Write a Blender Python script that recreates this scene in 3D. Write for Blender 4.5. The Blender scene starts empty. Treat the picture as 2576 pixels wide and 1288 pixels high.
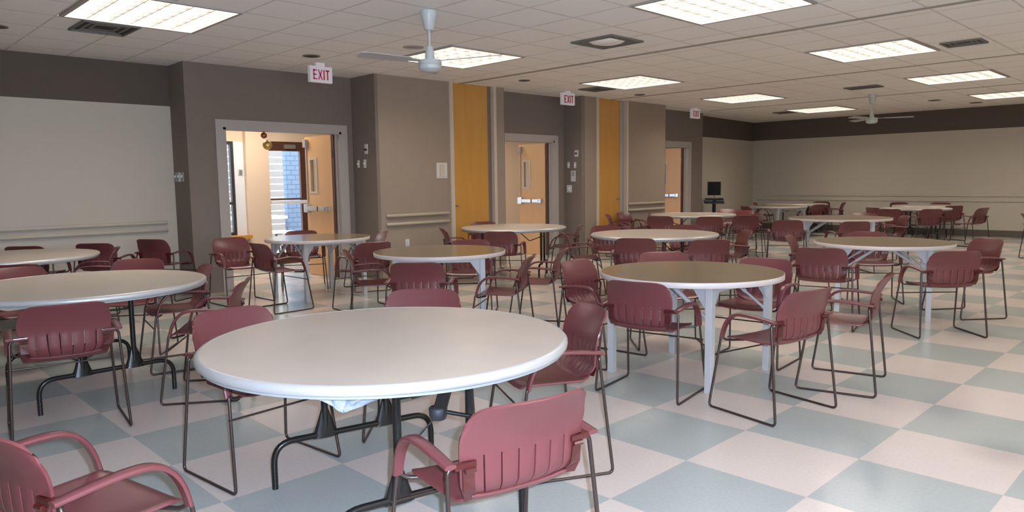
import bpy, bmesh, math, random
from mathutils import Vector, Matrix
random.seed(7)
sc = bpy.context.scene
COL = sc.collection
PI = math.pi
# ------------------------------------------------------------------ camera, world, exposure
PITCH, ROLL, YAW, CAMH = 0.1021, -0.0135, -0.7959, 1.4008
F = Vector((math.sin(YAW)*math.cos(PITCH), math.cos(YAW)*math.cos(PITCH), -math.sin(PITCH)))
R0 = Vector((math.cos(YAW), -math.sin(YAW), 0)); U0 = R0.cross(F)
RR = math.cos(ROLL)*R0 + math.sin(ROLL)*U0
UU = -math.sin(ROLL)*R0 + math.cos(ROLL)*U0
cd = bpy.data.cameras.new('camera'); cam = bpy.data.objects.new('camera', cd); COL.objects.link(cam)
cam.matrix_world = Matrix(((RR.x, UU.x, -F.x, 0), (RR.y, UU.y, -F.y, 0), (RR.z, UU.z, -F.z, CAMH), (0, 0, 0, 1)))
cd.sensor_width = 36; cd.lens = 36*1828/2576; cd.clip_start = 0.02; cd.clip_end = 200
sc.camera = cam
sc.view_settings.view_transform = 'Standard'; sc.view_settings.look = 'None'
sc.view_settings.exposure = 0.24; sc.view_settings.gamma = 1; sc.view_settings.use_curve_mapping = False
w = bpy.data.worlds.new('world'); sc.world = w; w.use_nodes = True
bg = w.node_tree.nodes['Background']; bg.inputs[0].default_value = (0.92, 0.95, 1.0, 1); bg.inputs[1].default_value = 6.5
LAMP = 11.5          # strength of the fluorescent panels
FILL_WIN = 7           # daylight power: lamps added at made-up windows in the right wall, out of view
def fill_light(name, loc, rot, sx, sy, power, col=(0.86, 0.93, 1.0)):
    l = bpy.data.lights.new(name, 'AREA'); l.shape = 'RECTANGLE'; l.size = sx; l.size_y = sy; l.energy = power; l.color = col
    o = bpy.data.objects.new(name, l); o.location = loc; o.rotation_euler = rot; COL.objects.link(o); return o
XR, YB = 2.6, -3.6   # right wall, back wall
for y0 in (-1.6, 1.2, 4.0):
    fill_light('window_daylight', (XR+0.22, y0, 1.65), (0, PI/2, 0), 1.5, 2.0, FILL_WIN)
# the camera's own flash, just right of and above the lens: cool, and fading with distance
fl_ = bpy.data.lights.new('camera_flash', 'SPOT'); fl_.energy = 720; fl_.spot_size = math.radians(100); fl_.spot_blend = 0.5; fl_.shadow_soft_size = 0.012; fl_.color = (0.60, 0.74, 1.0)
fo = bpy.data.objects.new('camera_flash', fl_); COL.objects.link(fo); fo.matrix_world = cam.matrix_world @ Matrix.Translation((0.055, 0.035, 0.0))

# ------------------------------------------------------------------ materials
def mat(name, col, rough=0.5, metal=0.0, spec=0.5, noise=0.0, nscale=20, bump=0.0, coat=0.0, emis=None, es=0.0):
    m = bpy.data.materials.new(name); m.use_nodes = True; nt = m.node_tree; b = nt.nodes['Principled BSDF']
    b.inputs['Base Color'].default_value = (*col, 1); b.inputs['Roughness'].default_value = rough
    b.inputs['Metallic'].default_value = metal; b.inputs['Specular IOR Level'].default_value = spec
    b.inputs['Coat Weight'].default_value = coat
    if emis: b.inputs['Emission Color'].default_value = (*emis, 1); b.inputs['Emission Strength'].default_value = es
    if noise or bump:
        tc = nt.nodes.new('ShaderNodeTexCoord'); n = nt.nodes.new('ShaderNodeTexNoise')
        n.inputs['Scale'].default_value = nscale; n.inputs['Detail'].default_value = 5
        nt.links.new(tc.outputs['Object'], n.inputs['Vector'])
        if noise:
            mx = nt.nodes.new('ShaderNodeMix'); mx.data_type = 'RGBA'
            mx.inputs[6].default_value = (*[c*(1-noise) for c in col], 1); mx.inputs[7].default_value = (*[min(1, c*(1+noise)) for c in col], 1)
            nt.links.new(n.outputs['Fac'], mx.inputs[0]); nt.links.new(mx.outputs[2], b.inputs['Base Color'])
        if bump:
            bp = nt.nodes.new('ShaderNodeBump'); bp.inputs['Strength'].default_value = bump; bp.inputs['Distance'].default_value = 0.01
            nt.links.new(n.outputs['Fac'], bp.inputs['Height']); nt.links.new(bp.outputs[0], b.inputs['Normal'])
    return m
def wood(name, c1, c2, rough=0.35, scale=(1, 1, 0.12)):
    m = bpy.data.materials.new(name); m.use_nodes = True; nt = m.node_tree; b = nt.nodes['Principled BSDF']
    tc = nt.nodes.new('ShaderNodeTexCoord'); mp = nt.nodes.new('ShaderNodeMapping'); mp.inputs['Scale'].default_value = scale
    n = nt.nodes.new('ShaderNodeTexNoise'); n.inputs['Scale'].default_value = 9; n.inputs['Detail'].default_value = 6; n.inputs['Distortion'].default_value = 0.6
    mx = nt.nodes.new('ShaderNodeMix'); mx.data_type = 'RGBA'; mx.inputs[6].default_value = (*c1, 1); mx.inputs[7].default_value = (*c2, 1)
    nt.links.new(tc.outputs['Object'], mp.inputs[0]); nt.links.new(mp.outputs[0], n.inputs['Vector'])
    nt.links.new(n.outputs['Fac'], mx.inputs[0]); nt.links.new(mx.outputs[2], b.inputs['Base Color'])
    b.inputs['Roughness'].default_value = rough
    return m
def floor_mat():
    m = bpy.data.materials.new('checker_vinyl'); m.use_nodes = True; nt = m.node_tree; b = nt.nodes['Principled BSDF']; L = nt.links.new
    tc = nt.nodes.new('ShaderNodeTexCoord'); mp = nt.nodes.new('ShaderNodeMapping')
    s = 1/0.6096
    mp.inputs['Scale'].default_value = (s, s, 0); mp.inputs['Location'].default_value = (1.910*s, -2.460*s, 0.5)
    L(tc.outputs['Object'], mp.inputs[0])
    ck = nt.nodes.new('ShaderNodeTexChecker'); ck.inputs['Scale'].default_value = 1
    ck.inputs['Color1'].default_value = (0.600, 0.520, 0.475, 1); ck.inputs['Color2'].default_value = (0.375, 0.400, 0.385, 1)
    L(mp.outputs[0], ck.inputs['Vector'])
    # speckle of the vinyl
    n = nt.nodes.new('ShaderNodeTexNoise'); n.inputs['Scale'].default_value = 60; n.inputs['Detail'].default_value = 4
    L(tc.outputs['Object'], n.inputs['Vector'])
    n2 = nt.nodes.new('ShaderNodeTexNoise'); n2.inputs['Scale'].default_value = 1.1; n2.inputs['Detail'].default_value = 3
    L(tc.outputs['Object'], n2.inputs['Vector'])
    mr = nt.nodes.new('ShaderNodeMapRange'); mr.inputs[3].default_value = 0.9; mr.inputs[4].default_value = 1.08; L(n.outputs['Fac'], mr.inputs[0])
    mr2 = nt.nodes.new('ShaderNodeMapRange'); mr2.inputs[3].default_value = 0.9; mr2.inputs[4].default_value = 1.1; L(n2.outputs['Fac'], mr2.inputs[0])
    mu = nt.nodes.new('ShaderNodeMath'); mu.operation = 'MULTIPLY'; L(mr.outputs[0], mu.inputs[0]); L(mr2.outputs[0], mu.inputs[1])
    # one dull round stain
    mp2 = nt.nodes.new('ShaderNodeMapping'); mp2.vector_type = 'POINT'; mp2.inputs['Location'].default_value = (0.80, -4.27, 0); L(tc.outputs['Object'], mp2.inputs[0])
    ln = nt.nodes.new('ShaderNodeVectorMath'); ln.operation = 'LENGTH'; L(mp2.outputs[0], ln.inputs[0])
    mr3 = nt.nodes.new('ShaderNodeMapRange'); mr3.inputs[1].default_value = 0.05; mr3.inputs[2].default_value = 0.26; mr3.inputs[3].default_value = 0.82; mr3.inputs[4].default_value = 1.0
    L(ln.outputs['Value'], mr3.inputs[0])
    mu2 = nt.nodes.new('ShaderNodeMath'); mu2.operation = 'MULTIPLY'; L(mu.outputs[0], mu2.inputs[0]); L(mr3.outputs[0], mu2.inputs[1])
    vs = nt.nodes.new('ShaderNodeVectorMath'); vs.operation = 'SCALE'; L(ck.outputs['Color'], vs.inputs[0]); L(mu2.outputs[0], vs.inputs['Scale'])
    L(vs.outputs[0], b.inputs['Base Color'])
    mr4 = nt.nodes.new('ShaderNodeMapRange'); mr4.inputs[3].default_value = 0.20; mr4.inputs[4].default_value = 0.23; L(n2.outputs['Fac'], mr4.inputs[0])
    L(mr4.outputs[0], b.inputs['Roughness'])
    return m
def grid_mat(name, col, line, px, py, ox, oy, lw, axes='XY', rough=0.8, joints=()):
    """flat colour with a rectangular grid of thin darker lines (tile joints, bricks)"""
    m = bpy.data.materials.new(name); m.use_nodes = True; nt = m.node_tree; b = nt.nodes['Principled BSDF']; L = nt.links.new
    b.inputs['Roughness'].default_value = rough; b.inputs['Specular IOR Level'].default_value = 0.2
    tc = nt.nodes.new('ShaderNodeTexCoord'); sp = nt.nodes.new('ShaderNodeSeparateXYZ'); L(tc.outputs['Object'], sp.inputs[0])
    def line_fac(out, p, o, w_):
        a = nt.nodes.new('ShaderNodeMath'); a.operation = 'SUBTRACT'; L(out, a.inputs[0]); a.inputs[1].default_value = o - p/2
        f = nt.nodes.new('ShaderNodeMath'); f.operation = 'FLOORED_MODULO'; L(a.outputs[0], f.inputs[0]); f.inputs[1].default_value = p
        s = nt.nodes.new('ShaderNodeMath'); s.operation = 'SUBTRACT'; L(f.outputs[0], s.inputs[0]); s.inputs[1].default_value = p/2
        ab = nt.nodes.new('ShaderNodeMath'); ab.operation = 'ABSOLUTE'; L(s.outputs[0], ab.inputs[0])
        lt = nt.nodes.new('ShaderNodeMath'); lt.operation = 'LESS_THAN'; L(ab.outputs[0], lt.inputs[0]); lt.inputs[1].default_value = w_
        return lt.outputs[0]
    def mx(a, c):
        k = nt.nodes.new('ShaderNodeMath'); k.operation = 'MAXIMUM'; L(a, k.inputs[0]); L(c, k.inputs[1]); return k.outputs[0]
    f = mx(line_fac(sp.outputs[axes[0]], px, ox, lw), line_fac(sp.outputs[axes[1]], py, oy, lw))
    n = nt.nodes.new('ShaderNodeTexNoise'); n.inputs['Scale'].default_value = 3.0; n.inputs['Detail'].default_value = 6; L(tc.outputs['Object'], n.inputs['Vector'])
    mr = nt.nodes.new('ShaderNodeMapRange'); mr.inputs[3].default_value = 0.15; mr.inputs[4].default_value = 1.0; L(n.outputs['Fac'], mr.inputs[0])
    g = nt.nodes.new('ShaderNodeMath'); g.operation = 'MULTIPLY'; L(f, g.inputs[0]); L(mr.outputs[0], g.inputs[1]); f = g.outputs[0]
    m1 = nt.nodes.new('ShaderNodeMix'); m1.data_type = 'RGBA'; m1.inputs[6].default_value = (*col, 1); m1.inputs[7].default_value = (*line, 1); L(f, m1.inputs[0])
    n2 = nt.nodes.new('ShaderNodeTexNoise'); n2.inputs['Scale'].default_value = 45; n2.inputs['Detail'].default_value = 4; L(tc.outputs['Object'], n2.inputs['Vector'])
    mr2 = nt.nodes.new('ShaderNodeMapRange'); mr2.inputs[3].default_value = 0.94; mr2.inputs[4].default_value = 1.05; L(n2.outputs['Fac'], mr2.inputs[0])
    vs = nt.nodes.new('ShaderNodeVectorMath'); vs.operation = 'SCALE'; L(m1.outputs[2], vs.inputs[0]); L(mr2.outputs[0], vs.inputs['Scale'])
    L(vs.outputs[0], b.inputs['Base Color'])
    return m
def brick_mat():
    m = bpy.data.materials.new('blue_painted_brick'); m.use_nodes = True; nt = m.node_tree; b = nt.nodes['Principled BSDF']; L = nt.links.new
    tc = nt.nodes.new('ShaderNodeTexCoord'); mp = nt.nodes.new('ShaderNodeMapping'); mp.inputs['Rotation'].default_value = (PI/2, 0, PI/2)
    br = nt.nodes.new('ShaderNodeTexBrick'); br.inputs['Scale'].default_value = 1
    br.inputs['Color1'].default_value = (0.10, 0.17, 0.28, 1); br.inputs['Color2'].default_value = (0.11, 0.185, 0.30, 1); br.inputs['Mortar'].default_value = (0.045, 0.09, 0.17, 1)
    br.inputs['Brick Width'].default_value = 0.2; br.inputs['Row Height'].default_value = 0.1; br.inputs['Mortar Size'].default_value = 0.008
    sp = nt.nodes.new('ShaderNodeSeparateXYZ'); cb = nt.nodes.new('ShaderNodeCombineXYZ')
    L(tc.outputs['Object'], sp.inputs[0]); L(sp.outputs['Y'], cb.inputs['X']); L(sp.outputs['Z'], cb.inputs['Y']); L(cb.outputs[0], br.inputs['Vector'])
    L(br.outputs['Color'], b.inputs['Base Color']); b.inputs['Roughness'].default_value = 0.7
    return m
def glass_mat(name, tint=(0.95, 0.98, 1.0)):
    m = bpy.data.materials.new(name); m.use_nodes = True; nt = m.node_tree; L = nt.links.new
    out = nt.nodes['Material Output']; nt.nodes.remove(nt.nodes['Principled BSDF'])
    t = nt.nodes.new('ShaderNodeBsdfTransparent'); t.inputs[0].default_value = (*tint, 1)
    g = nt.nodes.new('ShaderNodeBsdfGlossy'); g.inputs['Roughness'].default_value = 0.03
    mx = nt.nodes.new('ShaderNodeMixShader'); mx.inputs[0].default_value = 0.07
    L(t.outputs[0], mx.inputs[1]); L(g.outputs[0], mx.inputs[2]); L(mx.outputs[0], out.inputs[0])
    return m
M = {}
M['floor'] = floor_mat()
TY = 0.6045
M['ceiling'] = grid_mat('ceiling_tile', (0.93, 0.885, 0.84), (0.52, 0.47, 0.41), 0.6096, TY, -6.50, 1.81, 0.011)
M['taupe'] = mat('taupe_paint', (0.205, 0.165, 0.136), 0.75, noise=0.05, nscale=8, spec=0.25)
M['tan'] = mat('tan_paint', (0.315, 0.247, 0.190), 0.75, noise=0.05, nscale=8, spec=0.25)
M['pale'] = mat('pale_paint', (0.54, 0.48, 0.395), 0.7, noise=0.03, nscale=8, spec=0.25)
M['band'] = mat('brown_band_paint', (0.118, 0.092, 0.072), 0.75, noise=0.06, nscale=8, spec=0.25)
M['trim'] = mat('grey_trim_paint', (0.40, 0.355, 0.32), 0.55)
M['trimlight'] = mat('cream_trim', (0.58, 0.48, 0.38), 0.45)
M['base'] = mat('vinyl_base', (0.12, 0.10, 0.075), 0.6)
M['rail'] = mat('rail_cream', (0.44, 0.37, 0.275), 0.5)
M['peach'] = mat('peach_paint', (0.70, 0.54, 0.385), 0.7)
M['white'] = mat('white_paint', (0.72, 0.73, 0.75), 0.6)
M['door'] = wood('maple_door', (0.66, 0.37, 0.17), (0.74, 0.44, 0.22), 0.38)
M['orange'] = wood('orange_maple_panel', (0.50, 0.235, 0.045), (0.62, 0.32, 0.075), 0.28)
M['darkwood'] = mat('dark_brown_frame', (0.085, 0.030, 0.018), 0.45)
M['black'] = mat('black_enamel', (0.010, 0.009, 0.008), 0.28, spec=0.4)
M['blackm'] = mat('black_matte', (0.022, 0.022, 0.025), 0.6)
M['chrome'] = mat('brushed_steel', (0.62, 0.65, 0.70), 0.28, metal=0.9)
M['alu'] = mat('aluminium_edge', (0.55, 0.535, 0.52), 0.33, metal=0.35, noise=0.05, nscale=60)
M['topA'] = mat('greige_laminate', (0.56, 0.475, 0.395), 0.30, noise=0.10, nscale=5)
M['topB'] = mat('tan_laminate', (0.235, 0.175, 0.105), 0.20, noise=0.06, nscale=14)
M['edgeB'] = mat('light_edge_band', (0.60, 0.53, 0.50), 0.4)
M['under'] = mat('table_underside', (0.30, 0.32, 0.32), 0.6)
M['legw'] = mat('light_grey_enamel', (0.47, 0.455, 0.45), 0.35)
M['plastic'] = mat('maroon_plastic', (0.138, 0.036, 0.037), 0.33, spec=0.5, noise=0.06, nscale=6)
M['bracket'] = mat('gloss_maroon_bracket', (0.065, 0.010, 0.009), 0.2, spec=0.6)
M['rod'] = mat('brown_black_rod', (0.060, 0.038, 0.032), 0.28, metal=0.5, spec=0.7)
M['fan'] = mat('fan_white', (0.55, 0.57, 0.55), 0.35)
M['fanblade'] = mat('fan_blade_grey', (0.42, 0.41, 0.40), 0.4)
M['sign'] = mat('sign_white', (0.70, 0.66, 0.68), 0.4, emis=(1, 0.92, 0.95), es=0.08)
M['signred'] = mat('sign_red', (0.55, 0.02, 0.05), 0.5)
M['signpink'] = mat('sign_faded_pink', (0.80, 0.08, 0.25), 0.5)
M['plate'] = mat('plate_white', (0.62, 0.60, 0.56), 0.45)
M['plategrey'] = mat('plate_grey', (0.33, 0.33, 0.34), 0.4)
M['dark'] = mat('dark_recess', (0.03, 0.027, 0.022), 0.7)
M['grille'] = mat('grille_dark', (0.17, 0.155, 0.13), 0.6)
M['louver'] = mat('louver_aluminium', (0.32, 0.31, 0.30), 0.45)
M['glass'] = glass_mat('clear_glass')
M['diffuser'] = mat('lit_tubes', (1, 1, 1), 0.5, emis=(1.0, 0.905, 0.78), es=LAMP)
M['siding'] = mat('white_siding', (0.22, 0.215, 0.21), 0.7, noise=0.1, nscale=4)
M['concrete'] = mat('concrete', (0.52, 0.51, 0.50), 0.9, noise=0.1, nscale=5)
M['brick'] = brick_mat()
M['bag'] = mat('clear_wrap', (0.34, 0.37, 0.42), 0.12, spec=0.8, bump=0.6, nscale=40)
M['gold'] = mat('gold_ball', (0.70, 0.48, 0.16), 0.35, metal=0.7)
M['copper'] = mat('copper_ball', (0.35, 0.13, 0.06), 0.35, metal=0.6)
M['paper'] = mat('paper_notice', (0.60, 0.58, 0.55), 0.7)
M['thermo'] = mat('thermostat_grey', (0.20, 0.20, 0.20), 0.5)
M['screen'] = mat('monitor_black', (0.012, 0.013, 0.016), 0.25)

# ------------------------------------------------------------------ mesh helpers
def finish(bm, name, m, parent=None, smooth=None, kind=None, link=True):
    bmesh.ops.recalc_face_normals(bm, faces=bm.faces)
    me = bpy.data.meshes.new(name); bm.to_mesh(me); bm.free()
    ms = m if isinstance(m, (list, tuple)) else [m]
    for k in ms: me.materials.append(k)
    if smooth is not None:
        me.polygons.foreach_set('use_smooth', [True]*len(me.polygons)); me.set_sharp_from_angle(angle=math.radians(smooth))
    o = bpy.data.objects.new(name, me)
    if link: COL.objects.link(o)
    if parent: o.parent = parent
    if kind: o['kind'] = kind
    return o
def box(bm, x0, x1, y0, y1, z0, z1, bev=0.0, mi=0):
    vs = [bm.verts.new((x, y, z)) for x in (x0, x1) for y in (y0, y1) for z in (z0, z1)]
    fs = [bm.faces.new([vs[i] for i in q]) for q in ((0, 1, 3, 2), (4, 6, 7, 5), (0, 4, 5, 1), (2, 3, 7, 6), (0, 2, 6, 4), (1, 5, 7, 3))]
    for f in fs: f.material_index = mi
    if bev > 0:
        es = list({e for f in fs for e in f.edges})
        bmesh.ops.bevel(bm, geom=es, offset=bev, segments=2, affect='EDGES', profile=0.7)
    return bm
def obox(bm, c, ux, uy, hx, hy, hz, mi=0):
    """oriented box, centre c, unit axes ux, uy"""
    c = Vector(c); ux = Vector(ux).normalized(); uy = Vector(uy).normalized(); uz = ux.cross(uy)
    vs = [bm.verts.new(c + ux*hx*a + uy*hy*b_ + uz*hz*d) for a in (-1, 1) for b_ in (-1, 1) for d in (-1, 1)]
    for q in ((0, 1, 3, 2), (4, 6, 7, 5), (0, 4, 5, 1), (2, 3, 7, 6), (0, 2, 6, 4), (1, 5, 7, 3)):
        f = bm.faces.new([vs[i] for i in q]); f.material_index = mi
    return bm
def fillet(pts, r, n=5):
    pts = [Vector(p) for p in pts]; out = [pts[0]]
    for i in range(1, len(pts)-1):
        a, b, c = pts[i-1], pts[i], pts[i+1]; d1 = (a-b); d2 = (c-b); l = min(r, d1.length*0.49, d2.length*0.49)
        p0 = b + d1.normalized()*l; p2 = b + d2.normalized()*l
        for k in range(n+1):
            t = k/n; out.append(p0*(1-t)**2 + b*2*t*(1-t) + p2*t*t)
    out.append(pts[-1]); return out
def tube(bm, pts, r, n=8, section=None, up=None):
    """tube or swept profile (section: list of (a,b)) along pts"""
    pts = [Vector(p) for p in pts]
    rs = r if isinstance(r, (list, tuple)) else [r]*len(pts)
    rings = []
    t0 = (pts[1]-pts[0]).normalized(); ref = Vector(up) if up else (Vector((0, 0, 1)) if abs(t0.z) < 0.9 else Vector((1, 0, 0)))
    for i, p in enumerate(pts):
        t = (pts[min(i+1, len(pts)-1)] - pts[max(i-1, 0)]).normalized()
        if up: u = t.cross(ref).normalized(); v = u.cross(t).normalized(); 
        else:
            v = (ref - t*ref.dot(t)).normalized(); u = t.cross(v); ref = v
        if section: ring = [bm.verts.new(p + u*a*rs[i] + v*b_*rs[i]) for a, b_ in section]
        else: ring = [bm.verts.new(p + (u*math.cos(2*PI*k/n) + v*math.sin(2*PI*k/n))*rs[i]) for k in range(n)]
        rings.append(ring)
    m = len(rings[0])
    for a, b_ in zip(rings, rings[1:]):
        for k in range(m): bm.faces.new((a[k], a[(k+1) % m], b_[(k+1) % m], b_[k]))
    bm.faces.new(rings[0][::-1]); bm.faces.new(rings[-1])
    return bm
def lathe(bm, prof, n=48, c=(0, 0, 0), mi=0, ang=2*PI):
    c = Vector(c); rings = []
    for r, z in prof:
        if r < 1e-6: rings.append([bm.verts.new(c+Vector((0, 0, z)))])
        else: rings.append([bm.verts.new(c+Vector((r*math.cos(2*PI*k/n), r*math.sin(2*PI*k/n), z))) for k in range(n)])
    for a, b_ in zip(rings, rings[1:]):
        for k in range(n):
            if len(a) == 1 and len(b_) == 1: continue
            if len(a) == 1: f = bm.faces.new((a[0], b_[k], b_[(k+1) % n]))
            elif len(b_) == 1: f = bm.faces.new((a[k], b_[0], a[(k+1) % n]))
            else: f = bm.faces.new((a[k], b_[k], b_[(k+1) % n], a[(k+1) % n]))
            f.material_index = mi
    return bm
def NB(): return bmesh.new()
def thing(name, label, cat, loc=(0, 0, 0), rz=0, group=None):
    o = bpy.data.objects.new(name, None); o.empty_display_size = 0.1; COL.objects.link(o)
    o.location = loc; o.rotation_euler = (0, 0, rz); o['label'] = label; o['category'] = cat
    if group: o['group'] = group
    return o
def tag(o, label, cat, group=None):
    o['label'] = label; o['category'] = cat
    if group: o['group'] = group
    return o
def dup(root, loc, rz, label, group=None):
    r = root.copy(); COL.objects.link(r); r.location = loc; r.rotation_euler = (0, 0, rz); r['label'] = label
    if group: r['group'] = group
    for ch in list(root.children):
        c = ch.copy(); COL.objects.link(c); c.parent = r
        for g in list(ch.children):
            d = g.copy(); COL.objects.link(d); d.parent = c
    return r
def sbox(name, m, *b, kind='structure', bev=0): 
    bm = NB(); box(bm, *b, bev=bev); return finish(bm, name, m, kind=kind)

# ------------------------------------------------------------------ the room
H = 2.952
bm = NB(); box(bm, -14.2, XR+0.3, YB-0.3, 20.0, -0.12, 0); finish(bm, 'floor', M['floor'], kind='structure')
# left wall: recessed bays (taupe) between tan piers; all with real thickness
LX = dict(L0=-9.98, L1=-9.47, L2=-8.86, L3=-9.20, L4=-8.77, L5=-9.30, L6=-9.64)
def wall_seg(name, m, x, y0, y1, z0=0, z1=H, t=0.14): return sbox(name, m, x-t, x, y0, y1, z0, z1)
# L0 : pale wall under a brown band
bm = NB(); box(bm, -10.12, -9.98, YB-0.1, 3.57, 0, 2.435, mi=0); box(bm, -10.12, -9.978, YB-0.1, 3.57, 2.435, H, mi=1)
finish(bm, 'wall_left', [M['pale'], M['band']], kind='structure')
bm = NB(); box(bm, -10.12, -9.47, 3.57, 3.71, 0, H, mi=0); finish(bm, 'wall_left', [M['taupe']], kind='structure')
def door_wall(x, y0, y1, oy0, oy1, oz, m, t=0.14):
    b = NB(); box(b, x-t, x, y0, oy0, 0, H); box(b, x-t, x, oy1, y1, 0, H); box(b, x-t, x, oy0, oy1, oz, H)
    return finish(b, 'wall_left', m, kind='structure')
D1 = (4.03, 5.78, 2.155); D2 = (8.60, 10.14, 2.14); D3 = (13.45, 14.90, 2.16)
door_wall(LX['L1'], 3.71, 6.0, *D1, M['taupe'])
bm = NB(); box(bm, -9.61, -8.86, 5.98, 6.12, 0, H); finish(bm, 'wall_left', M['taupe'], kind='structure')
sbox('wall_left', M['tan'], -9.0, -8.858, 6.03, 7.34, 0, H)
sbox('wall_left', M['tan'], -9.0, -8.86, 8.30, 8.53, 0, H)
sbox('wall_left', M['taupe'], -9.34, -8.88, 8.45, 8.56, 0, H)
door_wall(LX['L3'], 8.50, 10.42, *D2, M['taupe'])
bm = NB(); box(bm, -9.34, -8.77, 10.42, 10.56, 0, H); finish(bm, 'wall_left', M['taupe'], kind='structure')
sbox('wall_left', M['tan'], -8.91, -8.768, 10.52, 10.85, 0, H)
sbox('wall_left', M['tan'], -8.91, -8.77, 11.84, 13.15, 0, H)
sbox('wall_left', M['taupe'], -9.44, -8.79, 13.08, 13.19, 0, H)
door_wall(LX['L5'], 13.15, 15.50, *D3, M['taupe'])
sbox('wall_left', M['taupe'], -9.64, -9.302, 15.38, 15.52, 0, H)
# L6: last stretch of the left wall, pale under a dark band; slightly skewed
def slab(name, m, pts, z0, z1, kind='structure'):
    b = NB(); lo = [b.verts.new((x, y, z0)) for x, y in pts]; hi = [b.verts.new((x, y, z1)) for x, y in pts]
    n = len(pts); b.faces.new(lo[::-1]); b.faces.new(hi)
    for k in range(n): b.faces.new((lo[k], lo[(k+1) % n], hi[(k+1) % n], hi[k]))
    return finish(b, name, m, kind=kind)
A6 = [(-9.60, 15.50), (-10.02, 19.45), (-10.16, 19.45), (-9.74, 15.50)]
slab('wall_left', M['pale'], A6, 0, 2.44); slab('wall_left', M['band'], [(-9.598, 15.50), (-10.018, 19.45), (-10.16, 19.45), (-9.74, 15.50)], 2.44, H)
YF = 19.42
bm = NB(); box(bm, -10.3, XR+0.2, YF, YF+0.15, 0, 2.45, mi=0); box(bm, -10.3, XR+0.2, YF-0.002, YF+0.15, 2.45, H, mi=1)
finish(bm, 'wall_far', [M['pale'], M['band']], kind='structure')
sbox('baseboard_far', M['base'], -10.1, XR, YF-0.012, YF, 0, 0.15)
# right and back walls outside the frame; right windows added for the daylight lamps
def win_wall(name, axis, p0, p1, openings, z0, z1, fixed, t):
    b = NB(); cur = p0
    def bx(a, c, lo, hi):
        if axis == 'y': box(b, fixed, fixed+t, a, c, lo, hi)
        else: box(b, a, c, fixed-t, fixed, lo, hi)
    for a, c in openings: bx(cur, a, 0, H); bx(a, c, 0, z0); bx(a, c, z1, H); cur = c
    bx(cur, p1, 0, H)
    return finish(b, name, M['pale'], kind='structure')
win_wall('wall_right', 'y', YB-0.1, YF, [(-2.6, -0.6), (0.2, 2.2), (3.0, 5.0)], 0.9, 2.4, XR, 0.15)
win_wall('wall_back', 'x', -10.1, XR, [], 0.9, 2.4, YB, 0.15)
nwin = 0
def window(axis, a, c, z0, z1, pos, m=M['white'], mull=None):
    global nwin; nwin += 1
    b = NB(); fw = 0.05
    def bx(bb, p0, p1, lo, hi, th=0.035):
        if axis == 'y': box(bb, pos-th, pos+th, p0, p1, lo, hi)
        else: box(bb, p0, p1, pos-th, pos+th, lo, hi)
    bx(b, a, a+fw, z0, z1); bx(b, c-fw, c, z0, z1); bx(b, a+fw, c-fw, z1-fw, z1); bx(b, a+fw, c-fw, z0, z0+fw)
    for q in (mull or []): bx(b, a+fw, c-fw, q-0.02, q+0.02)
    o = finish(b, 'window_%d' % nwin, m, kind='structure')
    g = NB(); bx(g, a+fw, c-fw, z0+fw, z1-fw, 0.004); finish(g, 'window_pane', M['glass'], parent=o)
    return o
for a, c in [(-2.6, -0.6), (0.2, 2.2), (3.0, 5.0)]: window('y', a, c, 0.9, 2.4, XR+0.08)  # added windows, unseen, made to hold the fill lamps
# ceiling with openings for the light fixtures
FX0, FY0, PX, PY, FS = -7.70, 1.815, 3.658, 3.627, 1.215
fix = [(0, j) for j in range(5)] + [(1, j) for j in range(1, 5)] + [(2, 0), (2, 1), (2, 2), (2, 3), (2, 4)]
xs = sorted({-10.2, XR+0.2} | {FX0+i*PX for i in range(3)} | {FX0+i*PX+FS for i in range(3)})
ys = sorted({YB-0.2, 19.6} | {FY0+j*PY for j in range(5)} | {FY0+j*PY+FS for j in range(5)})
bm = NB()
V = {(i, j): bm.verts.new((x, y, H)) for i, x in enumerate(xs) for j, y in enumerate(ys)}
for i in range(len(xs)-1):
    for j in range(len(ys)-1):
        if i % 2 == 1 and j % 2 == 1 and ((i-1)//2, (j-1)//2) in fix: continue
        bm.faces.new((V[i, j], V[i, j+1], V[i+1, j+1], V[i+1, j]))
ret = bmesh.ops.extrude_face_region(bm, geom=bm.faces[:])
bmesh.ops.translate(bm, verts=[v for v in ret['geom'] if isinstance(v, bmesh.types.BMVert)], vec=(0, 0, 0.12))
finish(bm, 'ceiling', M['ceiling'], kind='structure')
for k, (yj, wd) in enumerate([(7.62, 0.04), (11.42, 0.03), (15.1, 0.025)]):
    sbox('trim_%d' % (k+1), mat('joint_strip', (0.36, 0.32, 0.27), 0.7), -8.9, XR, yj-wd, yj+wd, H-0.006, H+0.01)
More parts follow.
